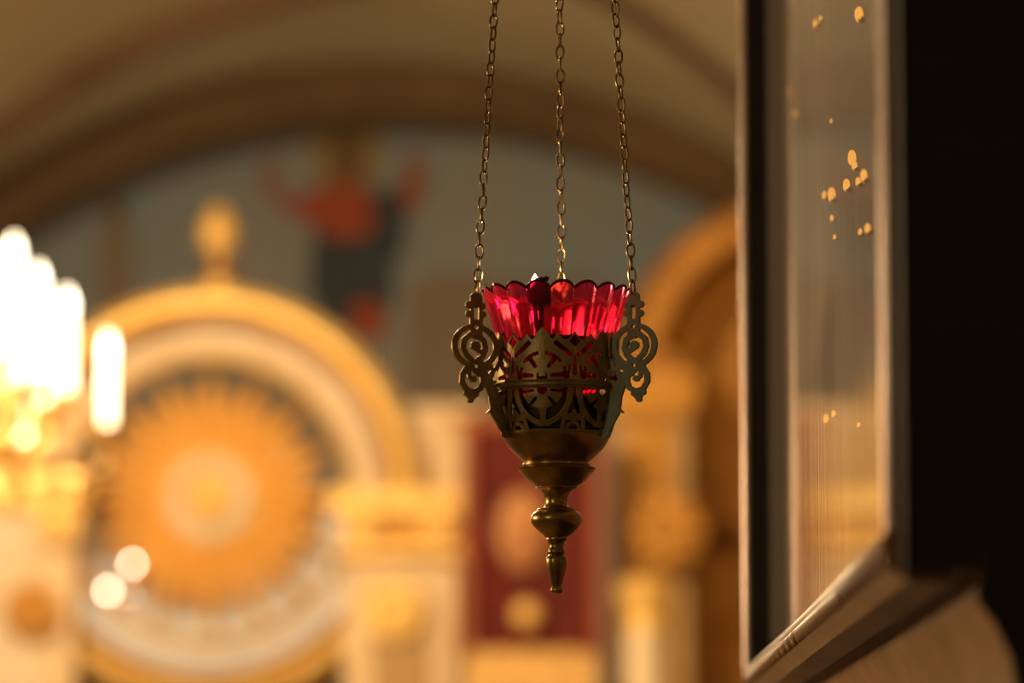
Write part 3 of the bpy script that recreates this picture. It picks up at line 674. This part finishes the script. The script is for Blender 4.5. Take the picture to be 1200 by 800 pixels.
# everything between the arch and the zigzag crest is solid, then slotted
top = np.interp(np.abs(X), [0, 5, 7, 9.5, 13, 18.5, 24.5, 31, HS], [65, 59, 58.5, 52.5, 51, 58, 50.5, 51, 60])
fl.F = np.maximum(fl.F, np.where(Y > -1, np.minimum(np.minimum((top - Y) * 0.75, R0 - 29.3), Y + 1), -1e3))
for sx in (-1, 1):
    fl.stroke([(sx * 16.5, 46.5), (sx * 33.5, 33)], 5.8, 5.0, True)
    fl.diamond((sx * HS, 49), 6.8, True)
    fl.stroke([(sx * HS, 12), (sx * HS, 31)], 6.4, 2.0, True)
    fl.stroke([(sx * (HS - 8), 7), (sx * (HS - 6.5), 20)], 3.8, 2.6, True)
    a = 30 if sx > 0 else 150
    fl.stroke([(18 * math.cos(math.radians(a)), 8 + 18 * math.sin(math.radians(a))), (29 * math.cos(math.radians(a)), 8 + 29 * math.sin(math.radians(a)))], 6)
# lower half flower, hanging from the ring
R1 = np.hypot(X, Y + 8); 
G = np.where(Y < 1, np.minimum(24 - R1, R1 - 6.0), -1e3); fl.F = np.maximum(fl.F, G)
for a in (-52, -128):
    fl.stroke([(13 * math.cos(math.radians(a)), -8 + 13 * math.sin(math.radians(a))), (30 * math.cos(math.radians(a)), -8 + 30 * math.sin(math.radians(a)))], 3.2, 5.6, True)
fl.stroke([(11, -9), (24, -10)], 3.0, 4.4, True); fl.stroke([(-11, -9), (-24, -10)], 3.0, 4.4, True)
fl.stroke([(0, -20), (0, -48)], 11, 6)
fl.circ((0, -4), 34, 6.4, math.radians(180), math.radians(360), 1.0, 1.33)
for sx in (-1, 1):
    B = sx * HS
    for q in (-1, 1):
        fl.stroke([(B + q * 4, 0), (B + q * 9, -28), (B + q * 15, -58)], 5.4)
        fl.disc((B + q * 6.5, -42), 4.2)
    fl.circ((B, -57), 8.5, 4.6, 0, PI); fl.diamond((B, -41), 8.0); fl.stroke([(B, -50), (B, -34)], 4)
    fl.stroke([(B - 6, 4), (B + 6, 4)], 5)
fl.box(-HS - 1, -62, HS + 1, -56.5); fl.stroke([(-6, -50), (6, -50)], 6)
fl.box(-HS - 1, -3, HS + 1, 3)
V, Fc = contour(fl.F, us, vs_)
bprof = [(-60, 62.6), (-50, 65.6), (-40, 68.2), (-28, 70.6), (-15, 72.6), (0, 73.6), (20, 73.3), (40, 72.8), (68, 73.2)]
def brad(v): return np.interp(v, [p[0] for p in bprof], [p[1] for p in bprof])
A_OFF = -PI / 2 - math.radians(13.5)
m = MB()
for k_ in range(6):
    vs3 = []
    for u, v in V:
        a = A_OFF + k_ * PI / 3 + u / 73.0; r = brad(v) * K; vs3.append((LC.x + r * math.cos(a), LC.y + r * math.sin(a), zz(456 - v if v > 0 else 456 - v * 55 / 60)))
    m.add(vs3, Fc)
bk = m.build('pierced_basket', 'old_brass', vl, False)
for p_ in bk.data.polygons: p_.use_smooth = True
md = bk.modifiers.new('thick', 'SOLIDIFY'); md.thickness = 0.0011; md.offset = 0
# waist ring with a twisted cord
rp_ = [(72.6, 5), (74.6, 4.6), (75.4, 3.4), (75.0, 2.4), (76.2, 1.2), (76.2, -1.6), (75, -2.6), (75.4, -3.8), (74.4, -5.2), (72.4, -5.2)]
m = MB(); vs3 = []; fs = []; n_ = 120; q_ = len(rp_)
for i in range(n_):
    a = 2 * PI * i / n_
    for r, dv in rp_: vs3.append((LC.x + r * K * math.cos(a), LC.y + r * K * math.sin(a), LC.z + dv * K))
for i in range(n_):
    j = (i + 1) % n_
    for k_ in range(q_): fs.append((i * q_ + k_, j * q_ + k_, j * q_ + (k_ + 1) % q_, i * q_ + (k_ + 1) % q_))
wr = m.add(vs3, fs).build('waist_ring', 'old_brass', vl, True, angle=25)
m = MB(); nb = 130
for i in range(nb):
    a = 2 * PI * i / nb; a2 = a + 0.035
    m.tube([LC + Vector((76.1 * K * math.cos(a), 76.1 * K * math.sin(a), 1.5 * K)), LC + Vector((76.1 * K * math.cos(a2), 76.1 * K * math.sin(a2), -1.8 * K))], 0.75 * K, 5)
m.build('twisted_cord', 'old_brass', wr)
# three scrolled hanger plates, drawn in the coordinates (rho, photo row)
us = np.linspace(50, 412, 200); vs_ = np.linspace(46, 800, 400)   # X, Y in a 4.21x enlargement
us = np.linspace(40, 340, 190); vs_ = np.linspace(46, 775, 440)
X, Y = np.meshgrid(us, vs_, indexing='ij'); fl = Field(X, Y)
fl.disc((219, 88), 27); fl.disc((193, 128), 17); fl.disc((250, 124), 18); fl.disc((190, 168), 17); fl.disc((250, 168), 17); fl.stroke([(219, 90), (219, 200)], 54); fl.stroke([(219, 190), (219, 262)], 58)
fl.circ((222, 325), 97, 25)
fl.stroke([(218, 398), (188, 372), (176, 335), (184, 295), (212, 270), (246, 270), (274, 296), (280, 332), (266, 366), (240, 394), (214, 404)], 25)
fl.disc((222, 323), 22); fl.stroke([(222, 335), (196, 352), (184, 345)], 20, 24)
fl.stroke([(200, 395), (240, 432), (268, 452)], 24); fl.stroke([(262, 420), (230, 436), (205, 462)], 24)
fl.stroke([(262, 432), (282, 466), (284, 504), (264, 538), (228, 548), (198, 530), (186, 500), (190, 470)], 24)
fl.disc((232, 486), 16); fl.stroke([(252, 455), (250, 478), (234, 488)], 17)
fl.disc((240, 566), 22); fl.disc((219, 560), 13); fl.disc((263, 556), 14); fl.disc((244, 590), 13)
fl.stroke([(200, 410), (188, 455), (158, 505), (136, 560), (122, 640)], 36, 58); fl.stroke([(122, 640), (98, 690), (80, 735)], 58, 40); fl.disc((76, 742), 25); fl.disc((64, 728), 14)
fl.stroke([(132, 622), (166, 648)], 26, 6); fl.stroke([(110, 560), (92, 530)], 20, 12); fl.stroke([(140, 520), (100, 500)], 18, 14)
fl.stroke([(168, 500), (146, 470), (138, 440), (152, 418), (168, 424)], 15); fl.disc((166, 430), 11)
fl.stroke([(150, 455), (120, 420), (104, 380)], 16); fl.stroke([(92, 262), (94, 320), (98, 392)], 26, 40)
fl.stroke([(130, 350), (104, 345)], 20)
fl.box(207, 128, 231, 194, True); fl.disc((219, 232), 10, True); fl.disc((221, 421), 9, True)
V, Fc = contour(fl.F, us, vs_)
FIN = [-PI / 2 + math.radians(-62.5), -PI / 2 + math.radians(57.5), PI / 2 - math.radians(4)]
chain_pts = []
fin0 = None
for k_, a in enumerate(FIN):
    e = Vector((math.cos(a), math.sin(a), 0)); vs3 = []
    for x_, y_ in V:
        rho = (38 + x_ / 4.21) / 0.85; vs3.append(Vector((LC.x, LC.y, 0)) + e * rho * K + Vector((0, 0, zz(334 + y_ / 4.21))))
    o = MB().add(vs3, Fc).build('hanger_scroll', 'lit_brass' if k_ == 1 else 'old_brass', vl)
    for p_ in o.data.polygons: p_.use_smooth = True
    md = o.modifiers.new('thick', 'SOLIDIFY'); md.thickness = 0.0020; md.offset = 0
    md2 = o.modifiers.new('bev', 'BEVEL'); md2.width = 0.00025; md2.segments = 1; md2.limit_method = 'ANGLE'; md2.angle_limit = math.radians(60)
    # leaf lug tying the plate to the basket top
    tn = Vector((-math.sin(a), math.cos(a), 0)); m = MB()
    b0 = Vector((LC.x, LC.y, 0)) + e * 74.5 * K
    for s_ in (0,):
        lp = [(0, 393), (5.5, 401), (6.5, 411), (4.5, 423), (0, 427), (-4.5, 423), (-6.5, 411), (-5.5, 401)]
        vv = [b0 + tn * x_ * K + Vector((0, 0, zz(y_))) for x_, y_ in lp]; vv += [v_ + e * 2.4 * K for v_ in vv]
        m.add(vv, [tuple(range(8)), tuple(range(8, 16))[::-1]] + [(i, (i + 1) % 8, 8 + (i + 1) % 8, 8 + i) for i in range(8)])
    m.build('leaf_lug', 'old_brass', vl)
    chain_pts.append(Vector((LC.x, LC.y, 0)) + e * ((38 + 219 / 4.21) / 0.85) * K + Vector((0, 0, zz(334 + 124 / 4.21))))
# chain links
WR = 1.25 * K; LO, LW = 19.0, 11.0
lp = []
rad = (LW / 2) * K - WR; hl = LO / 2 * K - WR - rad
for i in range(22):
    q = 2 * PI * i / 22; cq, sq = math.cos(q), math.sin(q)
    lp.append((rad * math.copysign(abs(cq) ** 0.86, cq), 0, (hl + rad) * math.copysign(abs(sq) ** 0.86, sq)))
link0 = None; PITCHL = (LO - 4.6) * K
hook = Vector((LC.x, LC.y, HZ))
for ci, bp_ in enumerate(chain_pts):
    top = hook + (bp_ - hook).normalized() * 0.03
    d = (top - bp_); Ln = d.length; d.normalize()
    cn = bpy.data.objects.new('chain', None); cn.empty_display_size = .02; COL.objects.link(cn); cn.parent = vl; cn.location = bp_ - Vector(vl.location)
    nl = int(Ln / PITCHL); zfr = P(600, -60, LAMP_Y).z
    rng = random.Random(11 + ci); qz = Vector((0, 0, 1)).rotation_difference(d)
    upper = []
    tw = rng.uniform(-.4, .4) + (FIN[ci] + PI / 2)
    for i in range(nl):
        c = bp_ + d * (PITCHL * (i + 0.42)); wob = Vector((rng.uniform(-1, 1), rng.uniform(-1, 1), 0)) * 0.5 * K
        tw += PI / 2 + rng.uniform(-.32, .32)
        rot = qz @ Matrix.Rotation(tw, 3, 'Z').to_quaternion() @ Matrix.Rotation(rng.uniform(-.10, .10), 3, 'Y').to_quaternion()
        if c.z < zfr:
            if link0 is None:
                o = link0 = MB().tube(lp, WR, 8, True).build('chain_link', 'chain_brass', None, True)
            else:
                o = link0.copy(); COL.objects.link(o)
            o.parent = cn; o.rotation_mode = 'QUATERNION'; o.rotation_quaternion = rot; o.location = c - bp_ + wob
        else: upper.append((c, rot))
    m = MB()
    for c, rot in upper: m.tube([c + rot @ Vector(p) for p in lp], WR, 5, True)
    tag(m.build('upper_chain', 'chain_brass', vl, True), kind='stuff')
MB().tube([hook + Vector((0.028 * math.cos(q), 0.028 * math.sin(q), -0.03)) for q in [2 * PI * i / 24 for i in range(24)]], 0.0025, 8, True).build('crown_ring', 'brass', vl, True)
MB().lathe([(0.001, -0.028), (0.028, -0.031), (0.026, -0.026), (0.008, -0.008), (0.005, 0.004), (0.001, 0.006)], hook, 24).build('crown_cap', 'brass', vl, True)
MB().tube([hook + Vector((0.012 * math.cos(q), 0, 0.014 + 0.012 * math.sin(q))) for q in [2 * PI * i / 16 for i in range(16)]], 0.0018, 8, True).build('crown_loop', 'brass', vl, True)
# bracket arm of the icon case that carries the lamp
zh = hook.z + 0.026
MB().tube([(0.30, LAMP_Y, TOPZ + 0.05), (0.22, LAMP_Y, zh + 0.14), (0.14, LAMP_Y, zh + 0.10), (0.06, LAMP_Y, zh + 0.03), (LC.x, LAMP_Y, zh), (LC.x - 0.01, LAMP_Y, zh + 0.012)], 0.006, 10).build('lamp_bracket', 'old_brass', ic, True)

# ------------------------------------------------------------------ red glass cup, fluted and scalloped
NSC = 18
cprof = [(339, 86.0), (347, 84.4), (358, 81.0), (370, 77.2), (382, 73.4), (394, 69.6), (406, 66.0), (420, 62.0), (440, 57.5), (455, 52.5), (464, 46), (469, 36), (471, 22), (471.5, 0.2)]
NA = NSC * 14; m = MB(); vs3 = []; fs = []
ys_ = [p[0] for p in cprof]; rs_ = [p[1] for p in cprof]; A0 = -PI / 2 - math.radians(15.5)
rows = list(np.linspace(0, 1, 40))
def cup_pt(i, t, inset):
    a = A0 + 2 * PI * i / NA; ph = (i % 14) / 14.0; lobe = abs(math.cos(PI * (i / 14.0)))       # 1 at a flute's middle, 0 in the groove
    top = 339 + 7.0 * (1 - lobe) ** 1.3
    py = top + (471.5 - top) * t
    r = float(np.interp(py, ys_, rs_)); fade = max(0.0, min(1.0, (462 - py) / 60))
    r = r + (4.8 * (lobe - 0.62)) * fade - inset
    r = max(r, 0.2)
    return (LC.x + r * K * math.cos(a), LC.y + r * K * math.sin(a), zz(py) + (inset * 0.9 * K if t > 0.96 else 0))
nr = len(rows)
for i in range(NA):
    for t in rows: vs3.append(cup_pt(i, t, 0))
for i in range(NA):
    j = (i + 1) % NA
    for k_ in range(nr - 1): fs.append((i * nr + k_, j * nr + k_, j * nr + k_ + 1, i * nr + k_ + 1))
fs.append(tuple(i * nr + nr - 1 for i in range(NA)))
cup = m.add(vs3, fs).build('glass_cup', 'red_glass', None, True, origin=(LC.x, LC.y, zz(471.5)), angle=70)
MB().tube([Vector(cup_pt(i, 0.0, 0)) for i in range(0, NA)], 0.0009, 6, True).build('rim', 'red_rim', cup, True)
tag(cup, 'ruby red fluted glass cup with scalloped rim in the brass basket', 'cup')
# wick holder and flame
FX = P(634, 340, LAMP_Y).x
wk = thing('wick_holder', (FX, LAMP_Y - 0.004, zz(400)), 'dark metal wick holder with small flame inside the red cup', 'wick holder')
MB().lathe([(0.0001, zz(357) - zz(400)), (0.0068, zz(357) - zz(400)), (0.0074, zz(350) - zz(400)), (0.0070, zz(340) - zz(400)), (0.0042, zz(333) - zz(400)), (0.0026, zz(329) - zz(400)), (0.0038, zz(327) - zz(400)), (0.0001, zz(324) - zz(400))], (FX, LAMP_Y - 0.004, zz(400)), 18).build('wick_tube', 'wick_metal', wk, True)
MB().tube([(FX, LAMP_Y - 0.004, zz(357)), (FX, LAMP_Y, zz(400)), (LC.x, LAMP_Y, zz(466))], 0.0012, 8).build('stem', 'wick_metal', wk, True)
MB().tube([(FX + 0.002, LAMP_Y - 0.004, zz(326)), (FX + 0.0045, LAMP_Y - 0.004, zz(328))], 0.0014, 8).build('wick', 'wick_metal', wk, True)
fx = P(627, 340, LAMP_Y).x
MB().lathe([(0.0001, -0.002), (44 * K, -0.002), (46 * K, 0.0), (44 * K, 0.002), (0.0001, 0.002)], (LC.x, LAMP_Y, zz(400)), 32).build('shade_disc', 'wick_metal', wk, True)  # disc added under the flame to keep its light off the lower cup
MB().lathe([(0.0001, 0), (0.0016, 0.001), (0.0026, 0.004), (0.0027, 0.0075), (0.0019, 0.0105), (0.0008, 0.0125), (0.0001, 0.0135)], (fx, LAMP_Y + 0.006, zz(345)), 14).build('flame', 'flame', wk, True)
lamp('flame_light', (fx, LAMP_Y + 0.013, zz(319)), 0.42, (1.0, 0.62, 0.30), 0.003)
